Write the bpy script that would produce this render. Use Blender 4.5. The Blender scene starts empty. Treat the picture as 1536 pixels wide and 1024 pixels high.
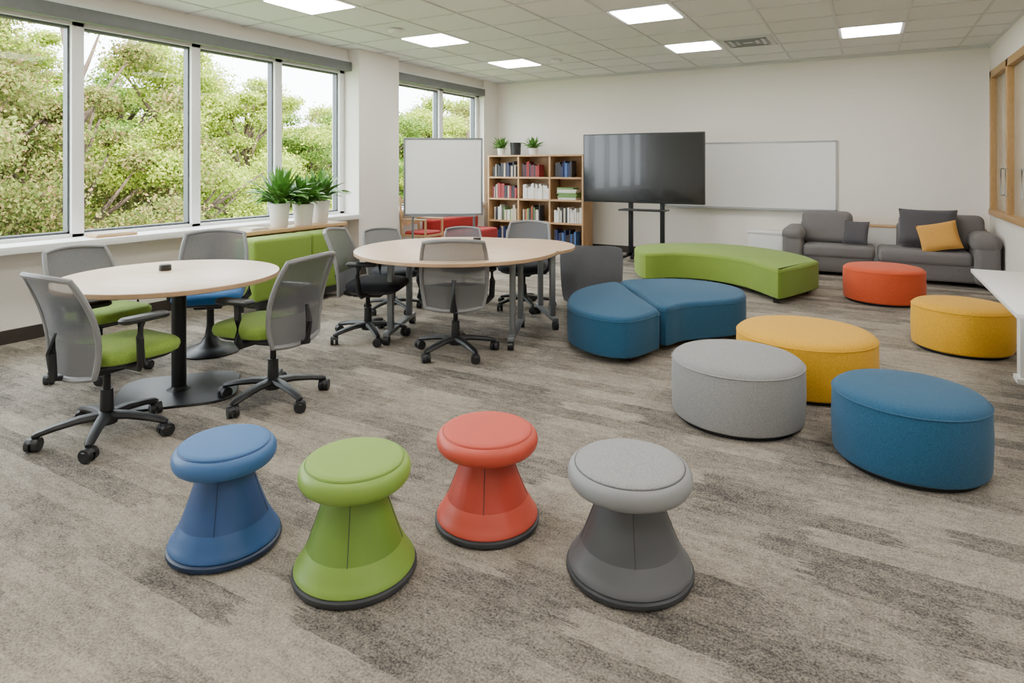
import bpy, bmesh, math, random
import numpy as np
from mathutils import Vector, Matrix
random.seed(7); np.random.seed(7)
YAW=math.radians(29.5); C=math.cos(YAW); S=math.sin(YAW)
CEIL=2.97; XL=-6.0; XR=1.37; YB=9.98; YF=-1.6
def W(X,D): return (C*X-S*D, S*X+C*D)

# ---------------------------------------------------------------- materials
def lin(c):
    return tuple(((v/255)/12.92 if v/255<=0.04045 else ((v/255+0.055)/1.055)**2.4) for v in c)+(1,)
MATS={}
def mat(name,rgb,rough=0.6,metal=0.0,nscale=0,namt=0.0,bump=0.0,coat=0,stretch=None,spec=0.5,sheen=0):
    if name in MATS: return MATS[name]
    m=bpy.data.materials.new(name); m.use_nodes=True; MATS[name]=m
    nt=m.node_tree; b=nt.nodes['Principled BSDF']
    col=lin(rgb)
    b.inputs['Base Color'].default_value=col; b.inputs['Roughness'].default_value=rough
    b.inputs['Metallic'].default_value=metal; b.inputs['Specular IOR Level'].default_value=spec
    if coat: b.inputs['Coat Weight'].default_value=coat
    if sheen: b.inputs['Sheen Weight'].default_value=sheen
    if nscale:
        tc=nt.nodes.new('ShaderNodeTexCoord'); n=nt.nodes.new('ShaderNodeTexNoise')
        mp=nt.nodes.new('ShaderNodeMapping'); nt.links.new(tc.outputs['Object'],mp.inputs[0])
        if stretch: mp.inputs['Scale'].default_value=stretch
        nt.links.new(mp.outputs[0],n.inputs['Vector'])
        n.inputs['Scale'].default_value=nscale; n.inputs['Detail'].default_value=3
        r=nt.nodes.new('ShaderNodeValToRGB'); nt.links.new(n.outputs['Fac'],r.inputs[0])
        r.color_ramp.elements[0].position=0.3; r.color_ramp.elements[1].position=0.7
        r.color_ramp.elements[0].color=tuple(v*(1-namt) for v in col[:3])+(1,)
        r.color_ramp.elements[1].color=tuple(min(1,v*(1+namt)) for v in col[:3])+(1,)
        nt.links.new(r.outputs[0],b.inputs['Base Color'])
        if bump:
            bp=nt.nodes.new('ShaderNodeBump'); bp.inputs['Strength'].default_value=bump
            bp.inputs['Distance'].default_value=0.002
            nt.links.new(n.outputs['Fac'],bp.inputs['Height']); nt.links.new(bp.outputs[0],b.inputs['Normal'])
    return m
def fabric(name,rgb): return mat(name,rgb,0.9,0,260,0.28,0.55,spec=0.2,sheen=0.1)
def plastic(name,rgb,r=0.45): return mat(name,rgb,r,0,900,0.04,0.12)

M_wall=mat('wall_paint',(228,223,215),0.85,0,40,0.02,0.05,spec=0.2)
M_white=mat('white_trim_paint',(228,228,226),0.5,0,30,0.015,0)
M_ceil=mat('ceiling_tile',(228,229,229),0.95,0,220,0.05,0.35,spec=0.1)
M_tbar=mat('ceiling_tbar',(204,205,206),0.5,0,20,0.01,0)
M_black=plastic('black_plastic',(28,29,32),0.45)
M_blackmetal=mat('black_powdercoat',(24,26,29),0.4,0.3,300,0.08,0.05)
M_base=mat('dark_baseboard',(52,46,41),0.5,0,30,0.1,0)
M_gap=mat('window_gasket',(78,82,86),0.4,0.3,20,0.05,0)
M_blind=mat('blind_cassette',(108,110,112),0.5,0.2,20,0.05,0)
M_oak=mat('oak_veneer',(192,156,114),0.5,0,14,0.14,0.05,stretch=(1,8,8))
M_shelf=mat('shelf_wood',(180,143,102),0.5,0,12,0.14,0.05,stretch=(8,8,1))
M_top=mat('maple_tabletop',(206,178,148),0.38,0,6,0.14,0.02,stretch=(0.7,9,9))
M_edge=mat('maple_edge',(178,146,112),0.5,0,10,0.08,0)
M_greymetal=mat('grey_metal',(124,128,132),0.4,0.4,100,0.05,0)
M_frame=plastic('grey_frame_plastic',(124,124,126),0.5)
M_lum=plastic('grey_lumbar_plastic',(136,135,137),0.5)
M_seatblack=fabric('black_fabric',(32,34,40))
M_sgreen=fabric('green_seat_fabric',(124,152,62))
M_sblue=fabric('blue_seat_fabric',(38,94,150))
M_green=fabric('green_bench_fabric',(118,144,58))
M_blue=fabric('teal_blue_fabric',(42,84,114))
M_yellow=fabric('mustard_fabric',(214,162,40))
M_grey=fabric('light_grey_fabric',(140,140,141))
M_orange=fabric('orange_fabric',(200,82,48))
M_red=fabric('red_fabric',(156,42,42))
M_sofa=fabric('sofa_grey_fabric',(108,104,104))
M_dkcush=fabric('charcoal_cushion_fabric',(76,74,78))
M_ycush=fabric('ochre_cushion_fabric',(194,144,70))
M_lounge=fabric('lounge_grey_fabric',(136,136,140))
M_pot=mat('white_ceramic',(230,229,226),0.35,0,10,0.01,0)
M_soil=mat('potting_soil',(50,38,28),0.95,0,60,0.3,0.5)
M_leaf=mat('houseplant_leaf',(92,142,60),0.45,0,18,0.35,0)
M_boardw=mat('whiteboard_enamel',(226,226,225),0.22,0,5,0.01,0)
M_alu=mat('aluminium',(170,172,174),0.35,0.8,60,0.03,0)
M_wframe=mat('interior_window_wood',(172,136,88),0.5,0,14,0.12,0,stretch=(6,6,1))
M_tabwhite=mat('white_laminate',(230,229,227),0.4,0,10,0.01,0)
M_trunk=mat('tree_bark',(84,68,54),0.9,0,12,0.3,0.6)

def mk(name):
    m=bpy.data.materials.new(name); m.use_nodes=True; MATS[name]=m
    return m,m.node_tree,m.node_tree.nodes,m.node_tree.links
# chair mesh
M_mesh,nt,nd,lk=mk('chair_mesh_weave')
b=nd['Principled BSDF']; b.inputs['Roughness'].default_value=0.8
tc=nd.new('ShaderNodeTexCoord'); ck=nd.new('ShaderNodeTexNoise'); ck.inputs['Scale'].default_value=420
lk.new(tc.outputs['Object'],ck.inputs['Vector'])
r=nd.new('ShaderNodeValToRGB'); r.color_ramp.elements[0].position=0.4; r.color_ramp.elements[1].position=0.6
r.color_ramp.elements[0].color=lin((80,82,87)); r.color_ramp.elements[1].color=lin((108,110,115)); lk.new(ck.outputs['Fac'],r.inputs[0]); lk.new(r.outputs[0],b.inputs['Base Color'])
b.inputs['Alpha'].default_value=0.82
# glass
M_glass,nt,nd,lk=mk('window_glass')
nd.remove(nd['Principled BSDF']); out=nd['Material Output']
tr=nd.new('ShaderNodeBsdfTransparent'); gl=nd.new('ShaderNodeBsdfGlossy'); gl.inputs['Roughness'].default_value=0.02
tr.inputs[0].default_value=(0.97,0.985,0.98,1)
mx=nd.new('ShaderNodeMixShader'); mx.inputs[0].default_value=0.008
lk.new(tr.outputs[0],mx.inputs[1]); lk.new(gl.outputs[0],mx.inputs[2]); lk.new(mx.outputs[0],out.inputs[0])
M_iglass=mat('interior_frosted_glass',(168,158,140),0.15,0,4,0.06,0)
M_screen=mat('tv_screen_glass',(10,11,13),0.16,0,4,0.02,0,coat=0.2)
M_emit,nt,nd,lk=mk('light_diffuser')
nd.remove(nd['Principled BSDF']); e=nd.new('ShaderNodeEmission'); e.inputs[0].default_value=(1.0,0.97,0.93,1); e.inputs[1].default_value=26
lk.new(e.outputs[0],nd['Material Output'].inputs[0])
# leaves
def leafmat(name,cols):
    m,nt,nd,lk=mk(name); nd.remove(nd['Principled BSDF'])
    g=nd.new('ShaderNodeNewGeometry'); r=nd.new('ShaderNodeValToRGB'); lk.new(g.outputs['Random Per Island'],r.inputs[0])
    els=r.color_ramp.elements
    while len(els)<len(cols): els.new(0.5)
    for i,cc in enumerate(cols):
        els[i].position=i/(len(cols)-1); els[i].color=lin(cc)
    d=nd.new('ShaderNodeBsdfDiffuse'); t=nd.new('ShaderNodeBsdfTranslucent'); mx=nd.new('ShaderNodeMixShader'); mx.inputs[0].default_value=0.35
    lk.new(r.outputs[0],d.inputs[0]); lk.new(r.outputs[0],t.inputs[0]); lk.new(d.outputs[0],mx.inputs[1]); lk.new(t.outputs[0],mx.inputs[2])
    lk.new(mx.outputs[0],nd['Material Output'].inputs[0]); return m
M_tleafA=leafmat('tree_leaves_lime',[(96,120,36),(134,156,54),(168,180,74),(194,194,92)])
M_tleafB=leafmat('tree_leaves_russet',[(72,82,42),(104,116,56),(132,136,72),(146,112,84)])
M_tleafC=leafmat('tree_leaves_deep',[(60,88,34),(88,116,46),(116,140,58),(148,162,76)])
# carpet
M_carpet,nt,nd,lk=mk('carpet_planks')
b=nd['Principled BSDF']; b.inputs['Roughness'].default_value=0.98; b.inputs['Specular IOR Level'].default_value=0.1
tc=nd.new('ShaderNodeTexCoord')
def noise(scale,detail,vec,rough=0.5):
    n=nd.new('ShaderNodeTexNoise'); n.inputs['Scale'].default_value=scale; n.inputs['Detail'].default_value=detail; n.inputs['Roughness'].default_value=rough
    lk.new(vec,n.inputs['Vector']); return n
mpJ=nd.new('ShaderNodeMapping'); mpJ.inputs['Scale'].default_value=(4,36,1); lk.new(tc.outputs['Object'],mpJ.inputs[0])
nJ=noise(1.5,4,mpJ.outputs[0],0.75)
vm=nd.new('ShaderNodeVectorMath'); vm.operation='MULTIPLY_ADD'; lk.new(nJ.outputs['Color'],vm.inputs[0]); vm.inputs[1].default_value=(0.38,0.03,0); lk.new(tc.outputs['Object'],vm.inputs[2])
br=nd.new('ShaderNodeTexBrick'); br.inputs['Scale'].default_value=1; br.inputs['Brick Width'].default_value=0.46; br.inputs['Row Height'].default_value=0.125
br.inputs['Mortar Size'].default_value=0.0; br.inputs['Color1'].default_value=(0,0,0,1); br.inputs['Color2'].default_value=(1,1,1,1); br.offset=0.37
lk.new(vm.outputs[0],br.inputs['Vector'])
mpA=nd.new('ShaderNodeMapping'); mpA.inputs['Scale'].default_value=(4,13,1); lk.new(tc.outputs['Object'],mpA.inputs[0])
nA=noise(1.6,5,mpA.outputs[0],0.7)
nB=noise(1.6,3,tc.outputs['Object'])
nC=noise(120,3,tc.outputs['Object'],0.8)
nD=noise(30,3,tc.outputs['Object'],0.7)
def mth(op,a,bv):
    n=nd.new('ShaderNodeMath'); n.operation=op
    for i,v in enumerate((a,bv)):
        if isinstance(v,(int,float)): n.inputs[i].default_value=v
        else: lk.new(v,n.inputs[i])
    return n.outputs[0]
s1=mth('MULTIPLY',br.outputs['Color'],0.30)
s2=mth('MULTIPLY',nA.outputs['Fac'],0.60)
s3=mth('MULTIPLY',nB.outputs['Fac'],0.35)
s4=mth('MULTIPLY',nC.outputs['Fac'],1.1)
s5=mth('MULTIPLY',nD.outputs['Fac'],0.45)
sm=mth('ADD',mth('ADD',mth('ADD',s1,s2),mth('ADD',s3,s4)),s5)   # mean ~1.40
r=nd.new('ShaderNodeValToRGB'); lk.new(mth('MULTIPLY',sm,0.372),r.inputs[0])
r.color_ramp.elements[0].position=0.405; r.color_ramp.elements[0].color=lin((77,74,72))
r.color_ramp.elements[1].position=0.65; r.color_ramp.elements[1].color=lin((188,177,162))
lk.new(r.outputs[0],b.inputs['Base Color'])
bp=nd.new('ShaderNodeBump'); bp.inputs['Strength'].default_value=1.0; bp.inputs['Distance'].default_value=0.008
lk.new(nC.outputs['Fac'],bp.inputs['Height']); lk.new(bp.outputs[0],b.inputs['Normal'])
M_grass=mat('lawn_grass',(96,120,52),0.95,0,3,0.3,0.3)

# ---------------------------------------------------------------- builder
class B:
    def __init__(s): s.bm=bmesh.new(); s.mats=[]
    def mi(s,m):
        if m not in s.mats: s.mats.append(m)
        return s.mats.index(m)
    def add(s,tb,m,M=None):
        i=s.mi(m)
        if M is not None: bmesh.ops.transform(tb,matrix=M,verts=tb.verts)
        bmesh.ops.recalc_face_normals(tb,faces=tb.faces)
        for f in tb.faces: f.material_index=i; f.smooth=True
        me=bpy.data.meshes.new('t'); tb.to_mesh(me); tb.free(); s.bm.from_mesh(me); bpy.data.meshes.remove(me)
    def box(s,c,size,m,bev=0.0,seg=2,rot=None):
        tb=bmesh.new(); bmesh.ops.create_cube(tb,size=1.0)
        bmesh.ops.scale(tb,vec=size,verts=tb.verts)
        if bev>0: bmesh.ops.bevel(tb,geom=list(tb.edges),offset=min(bev,min(size)*0.49),segments=seg,profile=0.5,affect='EDGES')
        M=Matrix.Translation(c)
        if rot is not None: M=M@rot
        s.add(tb,m,M)
    def bb(s,lo,hi,m,bev=0,seg=2):
        s.box([(a+b)/2 for a,b in zip(lo,hi)],[abs(b-a) for a,b in zip(lo,hi)],m,bev,seg)
    def cyl(s,p0,p1,r0,r1,m,n=20):
        p0=Vector(p0); p1=Vector(p1); d=p1-p0; tb=bmesh.new()
        bmesh.ops.create_cone(tb,cap_ends=True,segments=n,radius1=r0,radius2=r1,depth=d.length)
        q=d.to_track_quat('Z','Y').to_matrix().to_4x4()
        s.add(tb,m,Matrix.Translation((p0+p1)/2)@q)
    def lathe(s,prof,m,c=(0,0,0),n=48,rot=None):
        tb=bmesh.new(); rings=[]
        for (r,z) in prof:
            if r<1e-5: rings.append([tb.verts.new((0,0,z))])
            else: rings.append([tb.verts.new((r*math.cos(2*math.pi*k/n),r*math.sin(2*math.pi*k/n),z)) for k in range(n)])
        for a,b_ in zip(rings,rings[1:]):
            if len(a)==1 and len(b_)==1: continue
            for k in range(n):
                k2=(k+1)%n
                if len(a)==1: tb.faces.new((a[0],b_[k2],b_[k]))
                elif len(b_)==1: tb.faces.new((a[k],a[k2],b_[0]))
                else: tb.faces.new((a[k],a[k2],b_[k2],b_[k]))
        M=Matrix.Translation(c)
        if rot is not None: M=M@rot
        s.add(tb,m,M)
    def tube(s,pts,r,m,n=8,closed=False,flat=1.0):
        pts=[Vector(p) for p in pts]; N=len(pts); tb=bmesh.new(); rings=[]
        rr=r if isinstance(r,(list,tuple)) else [r]*N
        up=Vector((0,0,1))
        for i,p in enumerate(pts):
            if closed: t=(pts[(i+1)%N]-pts[i-1]).normalized()
            else: t=(pts[min(i+1,N-1)]-pts[max(i-1,0)]).normalized()
            a=t.cross(up)
            if a.length<0.05: a=t.cross(Vector((0,1,0)))
            a.normalize(); b_=a.cross(t).normalized()
            rings.append([tb.verts.new(p+a*math.cos(2*math.pi*k/n)*rr[i]+b_*math.sin(2*math.pi*k/n)*rr[i]*flat) for k in range(n)])
        rng=range(N) if closed else range(N-1)
        for i in rng:
            A=rings[i]; Bq=rings[(i+1)%N]
            for k in range(n): tb.faces.new((A[k],A[(k+1)%n],Bq[(k+1)%n],Bq[k]))
        if not closed: tb.faces.new(rings[0]); tb.faces.new(rings[-1])
        s.add(tb,m)
    def rings(s,outline,prof,m):
        A=sum(outline[i-1][0]*outline[i][1]-outline[i][0]*outline[i-1][1] for i in range(len(outline)))
        if A<0: outline=outline[::-1]
        N=len(outline); nrm=[]
        for i in range(N):
            a=outline[i-1]; b_=outline[(i+1)%N]; t=Vector((b_[0]-a[0],b_[1]-a[1])).normalized(); nrm.append((-t.y,t.x))
        tb=bmesh.new(); R=[]
        for ins,z in prof: R.append([tb.verts.new((outline[i][0]+nrm[i][0]*ins,outline[i][1]+nrm[i][1]*ins,z)) for i in range(N)])
        for a,b_ in zip(R,R[1:]):
            for k in range(N): tb.faces.new((a[k],a[(k+1)%N],b_[(k+1)%N],b_[k]))
        tb.faces.new(R[0][::-1]); tb.faces.new(R[-1]); s.add(tb,m)
    def surf(s,f,nu,nv,m,thick=0.0):
        tb=bmesh.new(); V=[[tb.verts.new(f(-1+2*i/nu,j/nv)) for i in range(nu+1)] for j in range(nv+1)]
        for j in range(nv):
            for i in range(nu): tb.faces.new((V[j][i],V[j][i+1],V[j+1][i+1],V[j+1][i]))
        if thick: bmesh.ops.solidify(tb,geom=list(tb.faces),thickness=thick)
        s.add(tb,m)
    def pillow(s,c,w,h,t,m,rot):
        n=14; tb=bmesh.new()
        for sg in (1,-1):
            V=[]
            for j in range(n+1):
                row=[]
                for i in range(n+1):
                    u=-1+2*i/n; v=-1+2*j/n
                    k=max(0,(1-u**4)*(1-v**4))**0.5
                    pin=1-0.06*(1-u*u)*(v*v)-0.0; pin2=1-0.06*(1-v*v)*(u*u)
                    row.append(tb.verts.new((u*w/2*pin2,v*h/2*pin,sg*t/2*k)))
                V.append(row)
            for j in range(n):
                for i in range(n): tb.faces.new((V[j][i],V[j][i+1],V[j+1][i+1],V[j+1][i]))
        bmesh.ops.remove_doubles(tb,verts=tb.verts,dist=1e-5)
        s.add(tb,m,Matrix.Translation(c)@rot)
    def done(s,name,loc=(0,0,0),rz=0.0,sharp=38):
        me=bpy.data.meshes.new(name); s.bm.to_mesh(me); s.bm.free()
        for m in s.mats: me.materials.append(m)
        me.set_sharp_from_angle(angle=math.radians(sharp))
        o=bpy.data.objects.new(name,me); bpy.context.collection.objects.link(o)
        o.location=loc; o.rotation_euler=(0,0,rz); return o
def crom(pts,k=5):
    out=[]; N=len(pts)
    for i in range(N):
        p0,p1,p2,p3=[Vector(pts[(i+j)%N]) for j in (-1,0,1,2)]
        for q in range(k):
            t=q/k
            out.append(tuple(0.5*((2*p1)+(-p0+p2)*t+(2*p0-5*p1+4*p2-p3)*t*t+(-p0+3*p1-3*p2+p3)*t**3)))
    return out
def rrect(cx,cy,w,h,r,n=6,ang=0):
    o=[]
    for (sx,sy,a0) in ((1,1,0),(-1,1,90),(-1,-1,180),(1,-1,270)):
        for k in range(n+1):
            a=math.radians(a0+90*k/n); x=sx*(w/2-r)+r*math.cos(a); y=sy*(h/2-r)+r*math.sin(a)
            o.append((cx+x*math.cos(ang)-y*math.sin(ang),cy+x*math.sin(ang)+y*math.cos(ang)))
    return o
RX=lambda a:Matrix.Rotation(math.radians(a),4,'X')
RY=lambda a:Matrix.Rotation(math.radians(a),4,'Y')
RZ=lambda a:Matrix.Rotation(math.radians(a),4,'Z')

# ---------------------------------------------------------------- room shell
q=B(); q.bb((XL-0.2,YF-0.2,-0.15),(XR+0.2,YB+0.2,0),M_carpet); q.done('floor')
q=B(); q.bb((XL-0.2,YF-0.2,CEIL),(XR+0.2,YB+0.2,CEIL+0.15),M_ceil); q.done('ceiling')
P=0.662
q=B()
x=0.373-P*12
while x<XR:
    if x>XL: q.bb((x-0.012,YF,CEIL-0.008),(x+0.012,YB,CEIL),M_tbar)
    x+=P
y=8.531-P*20
while y<YB:
    if y>YF: q.bb((XL,y-0.012,CEIL-0.0075),(XR,y+0.012,CEIL),M_tbar)
    y+=P
q.bb((XL,YB-0.02,CEIL-0.03),(XR,YB,CEIL),M_tbar); q.bb((XR-0.02,YF,CEIL-0.03),(XR,YB,CEIL),M_tbar)
q.done('trim_ceiling_grid')
q=B(); q.bb((XL-0.2,YB,0),(XR+0.2,YB+0.2,CEIL),M_wall); q.done('wall_back')
q=B(); q.bb((XL-0.2,YF-0.2,0),(XR+0.2,YF,CEIL),M_wall); q.done('wall_front')
q=B()
q.bb((XR,YF,0),(XR+0.2,YB,0.82),M_wall); q.bb((XR,YF,2.62),(XR+0.2,YB,CEIL),M_wall)
q.bb((XR,YF,0.82),(XR+0.2,3.0,2.62),M_wall); q.bb((XR,9.86,0.82),(XR+0.2,YB,2.62),M_wall); q.done('wall_right')
q=B()
y0,y1,z0,z1=3.0,9.86,0.82,2.62
q.bb((XR-0.02,y0,z1-0.09),(XR+0.1,y1,z1),M_wframe,0.004); q.bb((XR-0.03,y0,z0),(XR+0.1,y1,z0+0.07),M_wframe,0.004)
for yy in (9.81,8.75,7.65,6.55,5.45,4.35,3.05): q.bb((XR-0.02,yy-0.05,z0),(XR+0.1,yy+0.05,z1),M_wframe,0.004)
q.bb((XR+0.04,y0,z0),(XR+0.05,y1,z1),M_iglass)
for yy in (8.62,8.88,7.52,7.78):
    q.tube([(XR-0.02,yy,1.1),(XR-0.05,yy,1.1),(XR-0.05,yy,1.4),(XR-0.02,yy,1.4)],0.008,M_alu)
q.done('window_right')
# left wall
WIN=[(-1.3,6.17,[-0.3,0.8,1.85,2.93,4.05,5.10]),(6.98,9.5,[8.36])]
q=B()
q.bb((XL-0.2,YF,0),(XL,YB,0.75),M_wall); q.bb((XL-0.2,YF,2.80),(XL,YB,CEIL),M_wall)
q.bb((XL-0.2,YF,0.75),(XL,-1.3,2.80),M_wall); q.bb((XL-0.2,6.17,0.75),(XL,6.98,2.80),M_wall); q.bb((XL-0.2,9.5,0.75),(XL,YB,2.80),M_wall)
q.done('wall_left')
q=B(); q.bb((XL,6.17,0),(-5.8,6.98,CEIL),M_wall); q.done('column')
q=B(); q.bb((XL,9.5,0),(-5.95,YB,CEIL),M_wall); q.done('column')
for k,(a,b_,ms) in enumerate(WIN):
    q=B()
    q.bb((-6.2,a,2.66),(-6.06,b_,2.80),M_white); q.bb((-6.2,a,0.75),(-6.06,b_,0.83),M_white)
    for yy,wd in [(a+0.04,0.08),(b_-0.04,0.08)]+[(m_,0.10) for m_ in ms]: q.bb((-6.2,yy-wd/2,0.8),(-6.06,yy+wd/2,2.70),M_white,0.003)
    edges=[a+0.08]+[e for m_ in ms for e in (m_-0.05,m_+0.05)]+[b_-0.08]
    for i in range(0,len(edges),2):
        l,r_=edges[i],edges[i+1]
        for (ya,yb,za,zb) in ((l,l+0.018,0.83,2.66),(r_-0.018,r_,0.83,2.66),(l,r_,0.83,0.85),(l,r_,2.64,2.66)):
            q.bb((-6.17,ya,za),(-6.10,yb,zb),M_gap)
    q.bb((-6.145,a,0.8),(-6.14,b_,2.7),M_glass)
    q.done('window_%d'%(k+1))
    q=B(); q.bb((-6.0,a,2.68),(-5.92,b_,2.80),M_blind,0.01); q.bb((-6.0,a,2.80),(-5.96,b_,2.84),M_white); q.done('roller_blind')
    q=B(); q.bb((-6.2,a,0.74),(-5.74 if k==0 else -5.9,b_ ,0.80),M_white,0.006); q.done('trim_window_sill')
q=B(); q.bb((XL,YF,0),(XL+0.015,6.17,0.11),M_base); q.bb((XL,6.98,0),(XL+0.015,9.5,0.11),M_base)
q.bb((XL,6.155,0),(-5.8,6.17,0.11),M_base); q.bb((-5.8,6.155,0),(-5.785,6.98,0.11),M_base); q.done('baseboard_left')
q=B(); q.bb((-5.95,YB-0.015,0),(XR,YB,0.11),M_base); q.done('baseboard_back')
q=B(); q.bb((XR-0.015,YF,0),(XR,YB-0.015,0.11),M_base); q.done('baseboard_right')

# ceiling lights
for (x,y) in [(-4.592,4.228),(-4.592,6.214),(-4.592,8.2),(-1.944,6.214),(-1.944,8.2),(0.042,8.2),(-1.944,4.228),(0.7,4.228),
              (-4.592,2.242),(-1.944,2.242),(0.7,2.242),(-4.592,0.256),(-1.944,0.256),(0.7,0.256)]:  # this row and the last two above: unseen panels added for fill light
    q=B(); h=P/2-0.012
    q.bb((x-h,y-h,CEIL-0.006),(x+h,y+h,CEIL-0.001),M_tbar)
    q.bb((x-h+0.03,y-h+0.03,CEIL-0.012),(x+h-0.03,y+h-0.03,CEIL-0.006),M_emit); q.done('ceiling_light_panel')
q=B(); x,y=-1.282,8.2; h=0.3
q.bb((x-h,y-h,CEIL-0.012),(x+h,y+h,CEIL-0.002),M_tbar)
for i in range(3):
    t=0.24-0.075*i; 
    for a in ((x-t,y-t,x+t,y-t+0.03),(x-t,y+t-0.03,x+t,y+t),(x-t,y-t,x-t+0.03,y+t),(x+t-0.03,y-t,x+t,y+t)): q.bb((a[0],a[1],CEIL-0.02),(a[2],a[3],CEIL-0.012),M_greymetal)
q.done('ceiling_air_vent')
for (x,y) in ((-4.62,5.5),(-3.9,8.2)):
    q=B(); q.lathe([(0,CEIL-0.05),(0.06,CEIL-0.05),(0.08,CEIL-0.03),(0.085,CEIL-0.009),(0,CEIL-0.009)],M_white,(x,y,0),24); q.done('smoke_detector')

# ---------------------------------------------------------------- wobble stools
def stool(X,D,R,Rs,h,cs,cl,cb,cp,ring,yawdeg=0):
    k=h/0.40; q=B()
    q.lathe([(0,0.0),(R-0.016,0.0),(R-0.003,0.006),(R+0.001,0.014),(R,0.024),(R-0.008,0.030),(0,0.030)],ring,n=72)
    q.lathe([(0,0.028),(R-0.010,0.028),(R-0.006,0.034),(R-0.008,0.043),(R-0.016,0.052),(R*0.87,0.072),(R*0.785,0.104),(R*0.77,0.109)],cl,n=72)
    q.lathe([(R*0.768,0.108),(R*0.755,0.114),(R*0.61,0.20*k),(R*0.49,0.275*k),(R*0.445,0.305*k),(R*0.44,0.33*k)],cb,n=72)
    zc=0.348*k; a_=0.038*k; zt=zc+a_
    prof=[(R*0.42,0.306*k),(Rs-0.045,zc-a_*0.99)]
    for i in range(15):
        a=math.radians(-90+180*i/14); ca=max(0,math.cos(a)); prof.append((Rs-0.034+0.034*ca**0.8,zc+a_*math.sin(a)))
    prof=prof[:-1]+[(Rs*0.89,zt)]
    q.lathe(prof,cs,n=72)
    rp=Rs*0.885
    q.lathe([(rp,zt-0.004),(rp-0.0025,zt-0.004),(rp-0.0035,zt+0.003),(rp-0.008,zt+0.0065),(rp*0.85,zt+0.0085),(rp*0.4,zt+0.010),(0,zt+0.0105)],cp,n=72)
    N=72; q.tube([((rp-0.001)*math.cos(2*math.pi*i/N),(rp-0.001)*math.sin(2*math.pi*i/N),zt-0.0005) for i in range(N)],0.0024,cb,6,closed=True)
    for a in (0,90,180,270):
        a=math.radians(a+yawdeg-90)
        q.tube([(r*math.cos(a),r*math.sin(a),z) for r,z in ((R*0.774,0.106),(R*0.757,0.114),(R*0.612,0.20*k),(R*0.492,0.275*k),(R*0.447,0.305*k))],0.0013,ring,6)
    q.done('wobble_stool',(*W(X,D),0),YAW)
def px(p,D): return (p-768)/940*D
def pad(name,rgb): return mat(name,rgb,0.7,0,500,0.12,0.3)
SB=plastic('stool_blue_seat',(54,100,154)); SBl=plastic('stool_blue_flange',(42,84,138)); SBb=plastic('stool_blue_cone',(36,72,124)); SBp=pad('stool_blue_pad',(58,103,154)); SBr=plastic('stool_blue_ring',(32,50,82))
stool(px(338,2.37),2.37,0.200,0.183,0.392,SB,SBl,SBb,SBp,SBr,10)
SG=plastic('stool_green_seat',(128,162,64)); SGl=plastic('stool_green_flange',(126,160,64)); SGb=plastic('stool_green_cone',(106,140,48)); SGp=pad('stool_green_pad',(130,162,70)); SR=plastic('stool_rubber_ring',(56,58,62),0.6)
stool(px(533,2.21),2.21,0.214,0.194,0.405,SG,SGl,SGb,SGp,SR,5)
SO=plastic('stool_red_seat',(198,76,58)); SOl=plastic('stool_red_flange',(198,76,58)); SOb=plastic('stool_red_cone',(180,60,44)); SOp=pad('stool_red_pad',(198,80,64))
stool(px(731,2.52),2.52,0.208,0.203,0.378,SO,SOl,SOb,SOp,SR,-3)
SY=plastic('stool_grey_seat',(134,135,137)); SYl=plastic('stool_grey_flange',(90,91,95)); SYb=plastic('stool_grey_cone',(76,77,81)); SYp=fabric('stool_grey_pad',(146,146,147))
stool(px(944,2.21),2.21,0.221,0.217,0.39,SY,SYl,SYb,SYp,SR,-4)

# ---------------------------------------------------------------- round ottomans
def ottoman(X,D,r,h,m,name='round_ottoman'):
    q=B()
    q.lathe([(0,0),(r-0.035,0),(r-0.03,0.03),(0,0.03)],M_black,n=64)
    q.lathe([(0,0.022),(r-0.02,0.022),(r-0.006,0.032),(r-0.001,0.05),(r+0.004,h*0.5),(r,h-0.05),(r-0.003,h-0.036),(r-0.012,h-0.02),(r-0.03,h-0.008),(r-0.07,h),(r*0.5,h+0.007),(0,h+0.01)],m,n=72)
    N=64
    q.tube([((r-0.001)*math.cos(2*math.pi*i/N),(r-0.001)*math.sin(2*math.pi*i/N),h-0.036) for i in range(N)],0.004,m,6,closed=True)
    q.done(name,(*W(X,D),0))
ottoman(px(1362,3.02),3.02,0.328,0.36,M_blue)
ottoman(px(1207,4.10),4.10,0.420,0.365,M_yellow)
ottoman(px(1105,3.56),3.56,0.356,0.36,M_grey)
ottoman(px(1442,4.89),4.89,0.333,0.365,M_yellow)
ottoman(px(1325,6.65),6.65,0.38,0.37,M_orange)

# ---------------------------------------------------------------- curved benches
def softprism(q,out,z0,h,m,R=0.035):
    prof=[(0.012,z0),(0.0,z0+0.012),(-0.003,(z0+h)/2)]
    prof+=[(R*(1-math.cos(math.radians(a))),h-R+R*math.sin(math.radians(a))) for a in (0,22,45,67,90)]
    q.rings(out,prof,m)
    q.tube([(x,y,h-R) for x,y in out],0.004,m,6,closed=True)
def cam2local(pts): return [W(*p) for p in pts]
outA=crom(cam2local([(.44,4.98),(.52,5.40),(.72,5.72),(.99,5.88),(1.045,5.4),(1.11,4.78),(1.06,4.66),(.90,4.50),(.76,4.46),(.60,4.56),(.48,4.75)]))
outB=crom(cam2local([(1.02,5.90),(1.30,6.02),(1.62,6.02),(1.88,5.86),(2.02,5.58),(1.98,5.30),(1.84,5.10),(1.60,5.00),(1.35,4.92),(1.14,4.80),(1.075,5.4)]))
q=B(); softprism(q,outA,0.05,0.345,M_blue); softprism(q,outB,0.05,0.35,M_blue)
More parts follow.
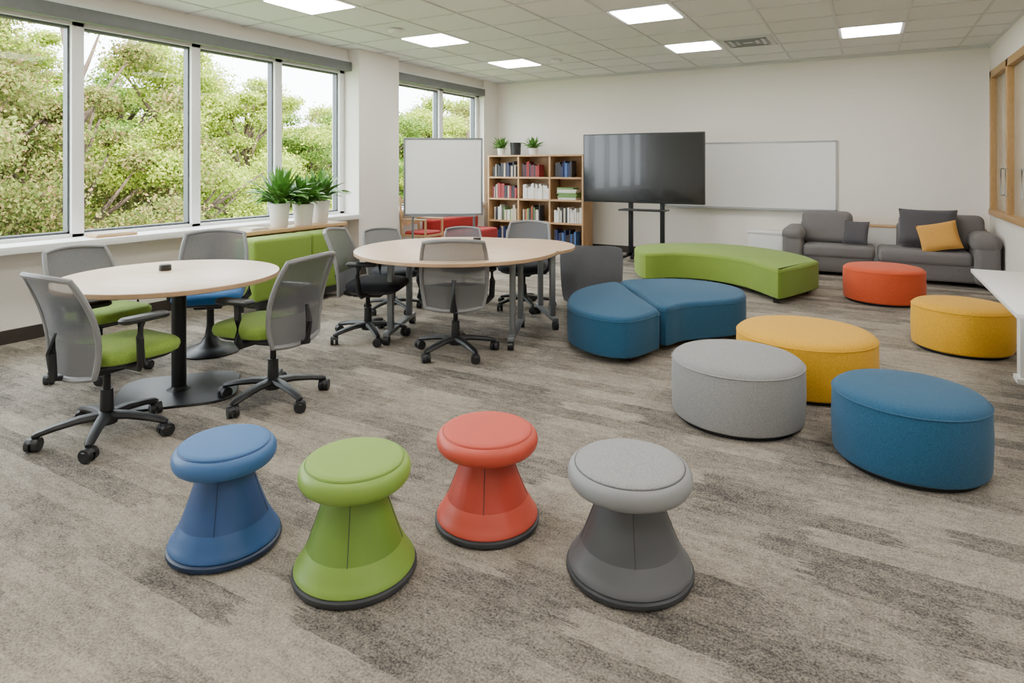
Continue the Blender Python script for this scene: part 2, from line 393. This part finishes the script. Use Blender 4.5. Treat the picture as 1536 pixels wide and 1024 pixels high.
for p in ((.58,4.85),(.86,4.60),(.98,4.72),(.78,5.6),(1.25,5.05),(1.85,5.3),(1.8,5.75),(1.15,5.8)):
    x,y=W(*p); q.bb((x-0.02,y-0.02,0),(x+0.02,y+0.02,0.055),M_black)
q.done('curved_bench_blue')
outG=crom(cam2local([(1.62,7.60),(2.0,7.66),(2.38,7.48),(2.62,7.08),(2.71,6.52),(2.76,6.43),(3.05,6.66),(3.38,6.96),(3.44,7.08),(3.46,7.55),(3.30,8.1),(2.88,8.56),(2.4,8.68),(1.95,8.60),(1.66,8.36),(1.58,7.98)]))
q=B(); softprism(q,outG,0.06,0.37,M_green)
for p in ((1.72,7.75),(1.75,8.2),(2.76,6.55),(3.3,7.05),(3.3,7.8),(2.4,7.6),(2.4,8.5)):
    x,y=W(*p); q.bb((x-0.025,y-0.025,0),(x+0.025,y+0.025,0.065),M_black)
q.done('curved_bench_green')

# ---------------------------------------------------------------- chairs
def task_chair(X,D,heading,seatm,base='star',arms=True,spin=0,s=1.0,meshm=None):
    q=B()
    q.rings(rrect(0.085,0,0.46,0.48,0.13),[(0.03,0.415),(0.008,0.425),(0.0,0.445),(0.004,0.465),(0.02,0.48),(0.06,0.488),(0.12,0.49)],seatm)
    q.rings(rrect(0.075,0,0.41,0.42,0.11),[(0.02,0.395),(0,0.405),(0,0.42)],M_black)
    q.box((0.02,0,0.375),(0.24,0.2,0.05),M_black,0.015)
    if base=='star':
        q.cyl((0,0,0.10),(0,0,0.25),0.034,0.030,M_black); q.cyl((0,0,0.25),(0,0,0.37),0.018,0.018,M_blackmetal)
        q.lathe([(0,0.07),(0.05,0.07),(0.055,0.09),(0.045,0.13),(0.03,0.14),(0,0.14)],M_black,n=24)
        for i in range(5):
            a=math.radians(72*i+spin); ca,sa=math.cos(a),math.sin(a)
            q.tube([(r*ca,r*sa,z) for r,z in ((0.02,0.112),(0.12,0.112),(0.22,0.098),(0.295,0.082),(0.315,0.076))],[0.036,0.031,0.027,0.023,0.015],M_black,8,flat=0.7)
            cx,cy=0.308*ca,0.308*sa; q.cyl((cx,cy,0.04),(cx,cy,0.085),0.010,0.010,M_black,10)
            b_=a+math.radians(60); dx,dy=-math.sin(b_),math.cos(b_)
            for sg in (-1,1):
                q.cyl((cx+dx*0.006*sg,cy+dy*0.006*sg,0.035),(cx+dx*0.030*sg,cy+dy*0.030*sg,0.035),0.035,0.033,M_black,18)
            q.lathe([(0.0,0.069),(0.02,0.067),(0.034,0.052),(0.030,0.045)],M_black,(cx,cy,0),14)
    else:
        q.lathe([(0,0),(0.2,0),(0.215,0.01),(0.20,0.025),(0.13,0.045),(0.07,0.075),(0.04,0.13),(0.028,0.2),(0.024,0.37),(0,0.37)],M_blackmetal,n=40)
    def f(u,v,off=0.0):
        b_=2*v-1; yy=u*math.sqrt(1-0.24*b_*b_)*(0.240+0.006*v); zz=b_*math.sqrt(1-0.14*u*u)
        zc=0.630+0.265*zz; t=(zc-0.365)/0.53
        x_=-0.21+0.035*math.sin(math.pi*t)-0.135*t**1.4+(0.035+0.04*t)*u*u*(1-0.3*t)-off
        return (x_,yy,zc)
    q.surf(lambda u,v:f(u*0.98,0.34+0.64*v),14,12,meshm or M_mesh,0.0)
    q.surf(lambda u,v:f(u*(0.98),0.01+0.34*v),14,6,M_lum,0.012)
    bd=[f(-1+2*i/14,0) for i in range(15)]+[f(1,i/12) for i in range(1,13)]+[f(1-2*i/14,1) for i in range(1,15)]+[f(-1,1-i/12) for i in range(1,12)]
    q.tube(bd,0.015,M_frame,8,closed=True)
    q.tube([(-0.05,0,0.372),(-0.15,0,0.355),(-0.25,0,0.375),(-0.262,0,0.50),(-0.245,0,0.60)],[0.03,0.03,0.028,0.024,0.015],M_black,8,flat=0.6)
    if arms:
        for sg in (-1,1):
            q.tube([(0.03,0.12*sg,0.385),(0.03,0.24*sg,0.39),(0.02,0.275*sg,0.43),(0.01,0.28*sg,0.55),(0.02,0.275*sg,0.635)],[0.018,0.018,0.019,0.017,0.02],M_black,8,flat=1.3)
            q.rings(rrect(0.04,0.27*sg,0.25,0.085,0.038),[(0.012,0.632),(0,0.64),(0,0.652),(0.01,0.662),(0.02,0.664)],M_black)
    o=q.done('task_chair',(*W(X,D),0),YAW+math.radians(heading)); o.scale=(s,s,s); return o
task_chair(-2.14,3.31,61,M_sgreen,spin=12)
task_chair(-1.46,3.83,161,M_sgreen,spin=14)
task_chair(-2.32,4.82,-72,M_sblue,base='trumpet')
task_chair(-2.84,4.32,-24,M_sgreen,spin=40,s=0.95)
task_chair(-1.20,5.22,-6,M_seatblack,spin=15)
task_chair(-.43,4.78,92,M_seatblack,spin=-5)
task_chair(0.12,6.34,-104,M_seatblack,spin=30,s=0.94)
task_chair(-1.18,6.20,-50,M_seatblack,spin=0,arms=False,s=0.88)
task_chair(-.52,6.65,-85,M_seatblack,spin=12,s=0.84)

# grey lounge chair behind blue bench
q=B()
q.surf(lambda u,v:(-0.30+0.22*u*u-0.10*v+0.0,u*(0.30+0.02*v)*(1-0.06*(2*v-1)**4),0.06+0.60*v*(1-0.08*u**4)),16,8,M_lounge,0.05)
q.rings(rrect(0.02,0,0.5,0.5,0.12),[(0.02,0.10),(0,0.12),(0,0.39),(0.015,0.405),(0.05,0.41)],M_lounge)
for sx,sy in ((0.2,0.2),(0.2,-0.2),(-0.18,0.2),(-0.18,-0.2)): q.cyl((sx,sy,0),(sx,sy,0.12),0.016,0.02,M_blackmetal,10)
q.done('lounge_chair',(*W(.82,6.42),0),YAW+math.radians(80))

# ---------------------------------------------------------------- tables
def top(q,out,z,m=M_top):
    q.rings(out,[(0.006,z-0.03),(0,z-0.026),(0,z-0.004)],M_edge)
    q.rings(out,[(0.0,z-0.0045),(0.0015,z-0.001),(0.004,z)],m)
circ=lambda r,cx=0,cy=0,n=72:[(cx+r*math.cos(2*math.pi*i/n),cy+r*math.sin(2*math.pi*i/n)) for i in range(n)]
q=B(); top(q,circ(0.635,-0.04,0),0.74)
q.cyl((0,0,0.01),(0,0,0.70),0.043,0.043,M_blackmetal,32); q.lathe([(0,0.69),(0.2,0.69),(0.2,0.71),(0,0.71)],M_blackmetal)
q.rings(rrect(0,0,0.70,0.62,0.16,8,math.radians(20)),[(0.004,0.0),(0,0.006),(0.006,0.014)],M_blackmetal)
q.lathe([(0.07,0.014),(0.05,0.022),(0.043,0.035)],M_blackmetal)
q.done('round_table',(*W(-2.11,3.97),0),YAW)
q=B(); q.lathe([(0,0),(0.036,0),(0.038,0.006),(0.036,0.036),(0.03,0.04),(0,0.04)],M_black,n=32); q.done('conference_speaker_puck',(*W(-2.28,4.12),0.74))
def rollleg(q,x,y0,y1,zt):
    q.box((x,(y0+y1)/2,0.085),(0.05,y1-y0,0.035),M_greymetal,0.006)
    for yy in (y0+0.12,y1-0.12): q.box((x,yy,(zt+0.1)/2),(0.045,0.06,zt-0.1),M_greymetal,0.006)
    q.box((x,(y0+y1)/2,zt-0.02),(0.045,y1-y0-0.1,0.035),M_greymetal,0.005)
    for yy in (y0+0.02,y1-0.02):
        q.cyl((x,yy,0.05),(x,yy,0.09),0.012,0.012,M_greymetal,10); q.cyl((x-0.022,yy,0.035),(x+0.022,yy,0.035),0.035,0.035,M_black,20)
q=B(); top(q,circ(0.84),0.74)
rollleg(q,0.50,-0.34,0.40,0.71); rollleg(q,-0.50,-0.34,0.40,0.71)
q.box((0,0.05,0.685),(1.0,0.06,0.04),M_greymetal,0.004)
q.done('round_table',(*W(-.46,5.24),0),YAW+math.radians(-8))
q=B(); out=[(-0.5,-0.55)]+[( -0.05+0.55*math.cos(math.radians(a)),0.55*math.sin(math.radians(a))) for a in range(-90,91,6)]+[(-0.5,0.55)]
top(q,out,0.706)
rollleg(q,0.25,-0.33,0.33,0.676); q.box((0.0,0,0.66),(0.5,0.05,0.03),M_greymetal,0.004)
q.done('half_round_table',(*W(.07,5.72),0),YAW+math.radians(12))
q=B(); q.lathe([(0,0),(0.035,0),(0.036,0.03),(0,0.034)],M_black,n=24); q.done('conference_speaker_puck',(*W(-.32,5.75),0.74))

# ---------------------------------------------------------------- TV on stand
q=B(); yT=8.95
q.bb((-3.80,yT,0.885),(-1.97,yT+0.05,1.915),M_black,0.006)
q.bb((-3.785,yT-0.002,0.91),(-1.985,yT+0.01,1.90),M_screen)
q.bb((-3.3,yT+0.05,1.05),(-2.45,yT+0.11,1.7),M_black,0.01)
for xx in (-3.08,-2.60): q.bb((xx-0.03,yT+0.09,0.09),(xx+0.03,yT+0.15,1.6),M_blackmetal,0.004)
q.bb((-3.18,yT-0.16,0.775),(-2.5,yT+0.14,0.795),M_blackmetal,0.004)
for xx in (-3.14,-2.54):
    q.bb((xx-0.03,yT-0.28,0.07),(xx+0.03,yT+0.38,0.11),M_blackmetal,0.004)
    for yy in (yT-0.25,yT+0.35): q.cyl((xx-0.02,yy,0.035),(xx+0.02,yy,0.035),0.035,0.035,M_black,16); q.cyl((xx,yy,0.04),(xx,yy,0.08),0.01,0.01,M_black,8)
q.bb((-3.14,yT+0.09,0.09),(-2.54,yT+0.15,0.13),M_blackmetal)
q.done('television_on_rolling_stand')
# wall whiteboard
q=B(); q.bb((-2.8,YB-0.02,0.80),(-0.38,YB,1.78),M_boardw)
for a in (((-2.82,YB-0.028,1.77),(-0.36,YB,1.795)),((-2.82,YB-0.028,0.785),(-0.36,YB,0.81)),((-2.82,YB-0.028,0.79),(-2.80,YB,1.79)),((-0.38,YB-0.028,0.79),(-0.36,YB,1.79)),((-2.6,YB-0.08,0.78),(-0.5,YB-0.005,0.79))): q.bb(a[0],a[1],M_alu)
q.done('wall_whiteboard')
# mobile whiteboard
q=B()
q.bb((-0.52,-0.012,0.77),(0.52,0.012,1.80),M_boardw)
for a in (((-0.535,-0.02,1.79),(0.535,0.02,1.815)),((-0.535,-0.02,0.755),(0.535,0.02,0.78)),((-0.54,-0.02,0.755),(-0.515,0.02,1.815)),((0.515,-0.02,0.755),(0.54,0.02,1.815))): q.bb(a[0],a[1],M_greymetal,0.004)
q.bb((-0.45,-0.06,0.74),(0.45,-0.01,0.755),M_alu)
for sx in (-0.42,0.42):
    q.cyl((sx,0.02,0.08),(sx,0.02,1.0),0.016,0.016,M_greymetal,12); q.bb((sx-0.02,-0.28,0.06),(sx+0.02,0.28,0.09),M_greymetal,0.004)
    for yy in (-0.25,0.25): q.cyl((sx-0.015,yy,0.03),(sx+0.015,yy,0.03),0.03,0.03,M_black,14)
q.bb((-0.42,0.0,0.2),(0.42,0.03,0.23),M_greymetal)
q.done('mobile_whiteboard',(*W(px(665,8.6),8.6),0),YAW+math.radians(3))

# ---------------------------------------------------------------- bookshelf and books
x0,x1,y0,y1,H=-5.78,-3.97,9.35,9.75,1.62; t=0.028
q=B()
q.bb((x0,y0,0),(x0+t,y1,H),M_shelf,0.002); q.bb((x1-t,y0,0),(x1,y1,H),M_shelf,0.002)
q.bb((x0,y0-0.002,H-t),(x1,y1,H),M_shelf,0.002); q.bb((x0+t,y1-0.012,0),(x1-t,y1-0.002,H-t),M_shelf)
q.bb((x0+t,y0+0.02,0.0),(x1-t,y0+0.04,0.09),M_shelf)
cw=(x1-x0-t)/3; zs=[0.09,0.47,0.85,1.22]
for i in (1,2): q.bb((x0+cw*i,y0+0.005,0.09),(x0+cw*i+t,y1-0.012,H-t),M_shelf)
for z in zs: q.bb((x0+t,y0+0.004,z),(x1-t,y1-0.012,z+t),M_shelf)
q.done('bookshelf')
BK={k:mat('book_'+k,c,0.6,0,20,0.1,0) for k,c in dict(navy=(38,48,92),white=(210,208,202),red=(140,44,48),dark=(44,44,52),green=(110,144,84),blue=(60,96,150),cream=(186,176,156),maroon=(92,38,50),yellow=(206,176,70),orange=(180,96,60)).items()}
cells={(0,3):['dark','navy','dark','cream'],(1,3):['maroon','red','maroon','dark','cream'],(2,3):['navy','navy','blue','dark'],
 (0,2):['dark','red','cream','green','dark'],(1,2):['white','white','cream','white'],(2,2):'stack',
 (0,1):['white','cream','dark','green'],(1,1):['white','dark','cream','green','dark','orange'],(2,1):['white','white','cream','dark'],
 (0,0):['dark','maroon','cream','navy'],(1,0):'stack2',(2,0):['navy','dark','blue']}
q=B()
for (ci,ri),pal in cells.items():
    xa=x0+cw*ci+t+0.03; xb=x0+cw*(ci+1)-0.03; zb=zs[ri]+t
    if isinstance(pal,str):
        z=zb
        for k in range(7 if pal=='stack' else 5):
            hh=random.uniform(0.022,0.035); c_=random.choice(['white','green','cream','white'] if pal=='stack' else ['navy','dark','cream','maroon'])
            w_=random.uniform(0.28,0.36); xs=xa+0.06+random.uniform(0,0.03); q.bb((xs,y0+0.05+random.uniform(0,0.02),z),(xs+w_,y0+0.28,z+hh),BK[c_]); z+=hh
    else:
        x=xa+random.uniform(0,0.06)
        lim=xb-random.choice([0.02,0.1,0.18])
        while x<lim:
            wd=random.uniform(0.018,0.042); hh=random.uniform(0.17,0.27)
            q.bb((x,y0+0.04+random.uniform(0,0.02),zb),(x+wd-0.002,y0+0.24,zb+hh),BK[random.choice(pal)]); x+=wd
q.done('books')
# pots and plants
def plant(loc,rp,hp,n,ll,name='potted_plant',wid=0.03,potm=M_pot,spread=1.0):
    q=B()
    q.lathe([(0,0),(rp*0.72,0),(rp*0.76,0.005),(rp,hp-0.01),(rp,hp),(rp*0.9,hp),(rp*0.88,hp-0.03),(0,hp-0.03)],potm,n=36)
    q.lathe([(rp*0.88,hp-0.03),(0,hp-0.02)],M_soil,n=24)
    tb=bmesh.new()
    for k in range(n):
        a=random.uniform(0,2*math.pi); L=ll*random.uniform(0.45,1.1); el=random.uniform(0.1,1.75)*spread; w_=wid*random.uniform(0.7,1.3)
        p=Vector((rp*0.4*math.cos(a)*random.random(),rp*0.4*math.sin(a)*random.random(),hp-0.03))
        prev=None; sN=6; tw=random.uniform(-0.9,0.9)
        for i in range(sN+1):
            t_=i/sN; ang=el*(0.3+0.95*t_)
            d=Vector((math.cos(a)*math.sin(ang),math.sin(a)*math.sin(ang),math.cos(ang)))
            if i: p=p+d*L/sN
            ww=w_*math.sin(math.pi*min(1,0.08+0.92*t_**1.3))**0.8 if i<sN else 0.001
            sd=(Vector((-math.sin(a),math.cos(a),0))+Vector((0,0,tw*t_))).normalized()*ww/2
            cur=(tb.verts.new(p-sd),tb.verts.new(p+sd))
            if prev: tb.faces.new((prev[0],prev[1],cur[1],cur[0]))
            prev=cur
    q.add(tb,M_leaf); q.done(name,loc,random.random()*6)
plant((-5.60,4.72,0.76),0.115,0.26,220,0.44,wid=0.046)
plant((-5.56,5.02,0.76),0.12,0.24,220,0.38,wid=0.046)
plant((-5.66,5.36,0.76),0.12,0.26,220,0.40,wid=0.046)
plant((-5.62,9.55,1.62),0.07,0.12,100,0.25,wid=0.03)
plant((-4.98,9.55,1.62),0.08,0.12,100,0.27,wid=0.03)
q=B(); q.lathe([(0,0),(0.085,0),(0.10,0.22),(0.09,0.22),(0.085,0.19),(0,0.19)],M_black,n=32); q.done('black_planter_pot',(-5.33,9.55,1.62))

# ---------------------------------------------------------------- low bookcase under window and green bench
q=B(); ye=5.56
q.bb((-5.98,4.15,0.72),(-5.42,ye+0.01,0.76),M_oak,0.004)
q.bb((-5.96,4.17,0.0),(-5.46,4.20,0.72),M_oak); q.bb((-5.96,ye-0.03,0.0),(-5.46,ye,0.72),M_oak); q.bb((-5.96,4.85,0.0),(-5.46,4.88,0.72),M_oak)
q.bb((-5.96,4.2,0.0),(-5.94,ye-0.03,0.72),M_oak); q.bb((-5.94,4.2,0.08),(-5.46,ye-0.03,0.11),M_oak); q.bb((-5.94,4.2,0.40),(-5.46,ye-0.03,0.43),M_oak)
q.done('low_bookcase')
q=B()
for (a,b_,z,c_) in ((4.25,4.48,0.0,'white'),(4.27,4.46,0.012,'cream')):
    q.bb((-5.66,a,0.76+z),(-5.46,b_,0.76+z+0.013),BK[c_])
q.done('paper_stack')
q=B(); q.bb((-5.97,2.95,0.80),(-5.8,3.3,0.825),M_oak,0.003); q.bb((-5.95,2.97,0.825),(-5.82,3.28,0.832),BK['cream']); q.done('wooden_tray')
q=B()
q.bb((-5.34,3.95,0.13),(-5.02,4.66,0.72),M_green,0.035,4); q.bb((-5.34,4.664,0.13),(-5.02,5.20,0.72),M_green,0.035,4)
q.bb((-5.018,3.99,0.40),(-5.012,4.62,0.406),M_green); q.bb((-5.018,4.70,0.40),(-5.012,5.16,0.406),M_green)
q.bb((-5.30,4.0,0.06),(-5.06,5.16,0.14),M_black)
for y_ in (4.02,5.12):
    for x_ in (-5.3,-5.06): q.cyl((x_,y_,0),(x_,y_,0.14),0.018,0.022,M_black,12)
q.tube([(-5.01,4.85,0.5),(-5.0,4.9,0.5),(-5.0,5.02,0.5),(-5.01,5.07,0.5)],0.006,M_black)
q.done('green_lounge_bench')
# red bench and wooden chair
q=B(); q.bb((-5.9,7.62,0.12),(-5.32,8.95,0.42),M_red,0.05,4); q.bb((-5.9,7.62,0.40),(-5.7,8.95,0.62),M_red,0.05,4)
for y_ in (7.7,8.87):
    for x_ in (-5.84,-5.38): q.cyl((x_,y_,0),(x_,y_,0.14),0.02,0.024,M_black,12)
q.done('red_lounge_bench')
q=B()
for sy in (-0.2,0.2):
    q.cyl((-0.2,sy,0),(-0.26,sy,1.0),0.018,0.016,M_oak,12); q.cyl((0.2,sy,0),(0.2,sy,0.66),0.018,0.016,M_oak,12)
    q.box((-0.02,sy,0.66),(0.46,0.045,0.025),M_oak,0.008)
for z in (0.6,0.75,0.92): q.box((-0.222-0.03*(z-0.5),0,z),(0.018,0.4,0.06),M_oak,0.004)
q.rings(rrect(0,0,0.44,0.44,0.05),[(0,0.42),(0,0.45)],M_oak); q.rings(rrect(0,0,0.40,0.40,0.06),[(0,0.45),(0,0.475),(0.02,0.49)],M_red)
q.done('wooden_armchair',(-5.62,7.30,0),0.0)

# ---------------------------------------------------------------- sofas
def sofa(x0,x1,yf,yb,left_arm,right_arm,bk,name='sofa'):
    q=B(); aw=0.24; sx0=x0+(aw if left_arm else 0.0); sx1=x1-(aw if right_arm else 0.0)
    q.bb((x0+0.02,yf+0.03,0.05),(x1-0.02,yb,0.27),M_sofa,0.03,3)
    q.bb((sx0+0.005,yf,0.24),(sx1-0.005,yb-0.16,0.40),M_sofa,0.05,4)
    q.bb((bk[0],yb-0.22,0.26),(bk[1],yb,0.70),M_sofa,0.07,5)
    mid=(bk[0]+bk[1])/2
    q.box((mid,yb-0.27,0.60),(bk[1]-bk[0]-0.04,0.20,0.44),M_sofa,0.085,5,rot=RX(-12))
    if left_arm: q.bb((x0,yf-0.02,0.05),(x0+aw,yb-0.05,0.52),M_sofa,0.05,5); q.bb((x0-0.015,yf-0.035,0.42),(x0+aw+0.02,yb-0.05,0.62),M_sofa,0.095,6)
    if right_arm: q.bb((x1-aw,yf-0.10,0.05),(x1,yb,0.54),M_sofa,0.06,5); q.bb((x1-aw-0.03,yf-0.115,0.42),(x1+0.015,yb,0.64),M_sofa,0.10,6)
    for a in (x0+0.1,x1-0.1):
        for b_ in (yf+0.08,yb-0.08): q.cyl((a,b_,0),(a,b_,0.06),0.02,0.024,M_black,12)
    q.done(name)
sofa(-0.98,0.10,9.10,9.80,True,False,(-0.80,-0.14))
sofa(0.12,1.33,8.98,9.80,False,True,(0.34,1.28))
q=B(); q.pillow((-0.12,9.33,0.56),0.30,0.32,0.11,M_dkcush,RZ(-14)@RX(68)); q.done('throw_pillow')
q=B(); q.pillow((0.66,9.33,0.67),0.62,0.46,0.16,M_dkcush,RZ(-4)@RX(72)); q.done('back_cushion')
q=B(); q.pillow((0.76,9.12,0.575),0.42,0.36,0.13,M_ycush,RZ(-8)@RX(66)@RZ(14)); q.done('throw_pillow')
q=B(); q.bb((-0.3,9.82,0.0),(1.30,YB-0.015,0.60),M_tabwhite); q.bb((-0.32,9.81,0.60),(1.32,YB-0.015,0.63),M_oak,0.003); q.done('console_ledge')
q=B(); q.bb((-1.5,9.62,0.0),(-1.02,9.95,0.46),M_tabwhite,0.004); q.bb((-1.52,9.60,0.46),(-1.0,9.96,0.49),M_tabwhite,0.004); q.bb((-1.48,9.614,0.05),(-1.04,9.622,0.43),M_white); q.done('white_side_cabinet')
# white desk right
q=B(); q.bb((0.64,3.9,0.675),(1.33,5.45,0.70),M_tabwhite,0.003)
q.bb((0.88,5.24,0.0),(0.94,5.34,0.675),M_tabwhite,0.003); q.bb((0.72,5.25,0.60),(1.3,5.29,0.675),M_tabwhite); q.bb((1.25,5.22,0),(1.30,5.32,0.675),M_tabwhite)
q.bb((0.86,5.20,0),(1.32,5.34,0.03),M_tabwhite); q.bb((0.94,5.26,0.3),(1.25,5.28,0.45),M_tabwhite)
q.bb((0.90,4.02,0),(0.95,4.12,0.675),M_tabwhite); q.bb((1.25,4.02,0),(1.30,4.12,0.675),M_tabwhite); q.bb((0.9,4.05,0.6),(1.3,4.09,0.675),M_tabwhite)
q.done('white_desk')

# ---------------------------------------------------------------- exterior
q=B(); q.bb((-90,-60,-3.7),(-6.6,100,-3.6),M_grass); q.done('lawn')
def tree_mesh(name,seed,rad,nleaf,m,lsz,ncl=75,cr=0.25):
    h=8.0
    rs=np.random.RandomState(seed); random.seed(seed); q=B()
    q.tube([(0,0,0),(0.08,0.03,h*0.2),(-0.06,0.05,h*0.4),(0.05,0,h*0.65),(0,0,h*0.9)],[0.19,0.15,0.12,0.08,0.02],M_trunk,8)
    cent=[]
    for k in range(ncl):
        a=rs.uniform(0,2*math.pi); t=rs.uniform(0,1); z=h*(0.16+0.78*t)
        rr=rad*math.sqrt(max(0.03,math.sin(math.pi*(0.12+0.84*t))))*rs.uniform(0.25,1.05)
        cent.append((rr*math.cos(a),rr*math.sin(a),z,rs.uniform(0.45,1.0)*rad*cr))
    for c_ in cent[:45]:
        z0=max(h*0.12,c_[2]-1.5); q.tube([(0,0,z0),(c_[0]*0.5,c_[1]*0.5,(z0+c_[2])/2-0.05),(c_[0],c_[1],c_[2])],[0.07,0.04,0.014],M_trunk,5)
    ci=rs.randint(0,len(cent),nleaf); ca=np.array(cent)[ci]
    d=rs.normal(size=(nleaf,3)); d/=np.linalg.norm(d,axis=1)[:,None]
    rr=ca[:,3]*rs.uniform(0.1,1.0,nleaf)**0.6*rs.uniform(0.8,1.5,nleaf)
    p=ca[:,:3]+d*rr[:,None]*np.array([1.15,1.15,0.6])
    n=rs.normal(size=(nleaf,3))+np.array([0,0,1.2]); u=np.cross(n,rs.normal(size=(nleaf,3))); u/=np.linalg.norm(u,axis=1)[:,None]
    v=np.cross(n,u); v/=np.linalg.norm(v,axis=1)[:,None]
    L=(lsz*rs.uniform(0.6,1.3,nleaf))[:,None]
    V=np.stack([p-u*L*0.5,p+v*L*0.30,p+u*L*0.5,p-v*L*0.30],axis=1).reshape(-1,3)
    me=bpy.data.meshes.new('lv'); me.from_pydata(V.tolist(),[],[(4*i,4*i+1,4*i+2,4*i+3) for i in range(nleaf)])
    nf=len(q.bm.faces); q.bm.from_mesh(me); bpy.data.meshes.remove(me); mi=q.mi(m); q.bm.faces.ensure_lookup_table()
    for f_ in q.bm.faces[nf:]: f_.material_index=mi
    me=bpy.data.meshes.new(name); q.bm.to_mesh(me); q.bm.free()
    for mm in q.mats: me.materials.append(mm)
    return me
TM=[tree_mesh('treeA',1,2.5,80000,M_tleafA,0.08,62,0.23),tree_mesh('treeB',2,2.6,72000,M_tleafB,0.078,62,0.23),tree_mesh('treeC',3,2.7,80000,M_tleafC,0.088,66,0.23),tree_mesh('treeD',5,3.0,46000,M_tleafA,0.14,80,0.25)]
def tree(th,R,k,h,wd=1.0):
    th=math.radians(th); o=bpy.data.objects.new('deciduous_tree',TM[k]); bpy.context.collection.objects.link(o)
    o.location=(-R*math.sin(th),R*math.cos(th),-3.6); o.rotation_euler=(0,0,th*37+k); o.scale=(wd,wd,h/8.0)
for a in [(72,14.5,1,9.2),(64.5,15.5,1,9.0,1.0),(58,17,0,8.3,0.95),(52.5,20,0,7.9,1.05),(47.5,23,2,7.2),(42,25,2,7.4,1.1),(37,26,0,7.7),(33.5,27,1,8.0,1.1),(29,28,0,8),
          (79,17,0,9),(86,19,2,9),(68.5,24,0,9.8,1.2),(61.5,26,2,9.0,1.3),(55.5,30,2,8.4,1.2),(50,33,1,8.4,1.3),(44.5,35,3,8.4,1.2),(39.5,36,2,9.0,1.3),(35,38,3,9.4,1.3),(31,38,1,9.6,1.4),(76,28,3,9.6,1.4),
          (65,40,3,9,1.8),(59,44,2,8.4,1.9),(53,48,3,8.4,2.0),(47,50,2,8.4,2.0),(41.5,52,3,8.6,2.0),(36,54,2,8.8,2.0),(31,54,3,8.8,2.0),(71,40,2,8.8,1.8)]: tree(*a)

# ---------------------------------------------------------------- light / camera
w=bpy.data.worlds.new('sky'); bpy.context.scene.world=w; w.use_nodes=True
bg=w.node_tree.nodes['Background']; bg.inputs[0].default_value=(0.90,0.95,1.0,1); bg.inputs[1].default_value=14.0
sd=bpy.data.lights.new('sun','SUN'); sd.energy=19; sd.angle=math.radians(1.0); sd.color=(1,0.95,0.84)
so=bpy.data.objects.new('sun',sd); bpy.context.collection.objects.link(so)
so.rotation_euler=Vector((-0.62,0.62,-0.70)).to_track_quat('-Z','Y').to_euler()
cam=bpy.data.cameras.new('camera'); co=bpy.data.objects.new('camera',cam); bpy.context.collection.objects.link(co)
cam.sensor_width=36; cam.lens=940/1536*36; cam.shift_y=-(512-250)/1536
co.location=(0,0,1.42); co.rotation_euler=(math.radians(90),0,YAW); cam.clip_start=0.05
bpy.context.scene.camera=co
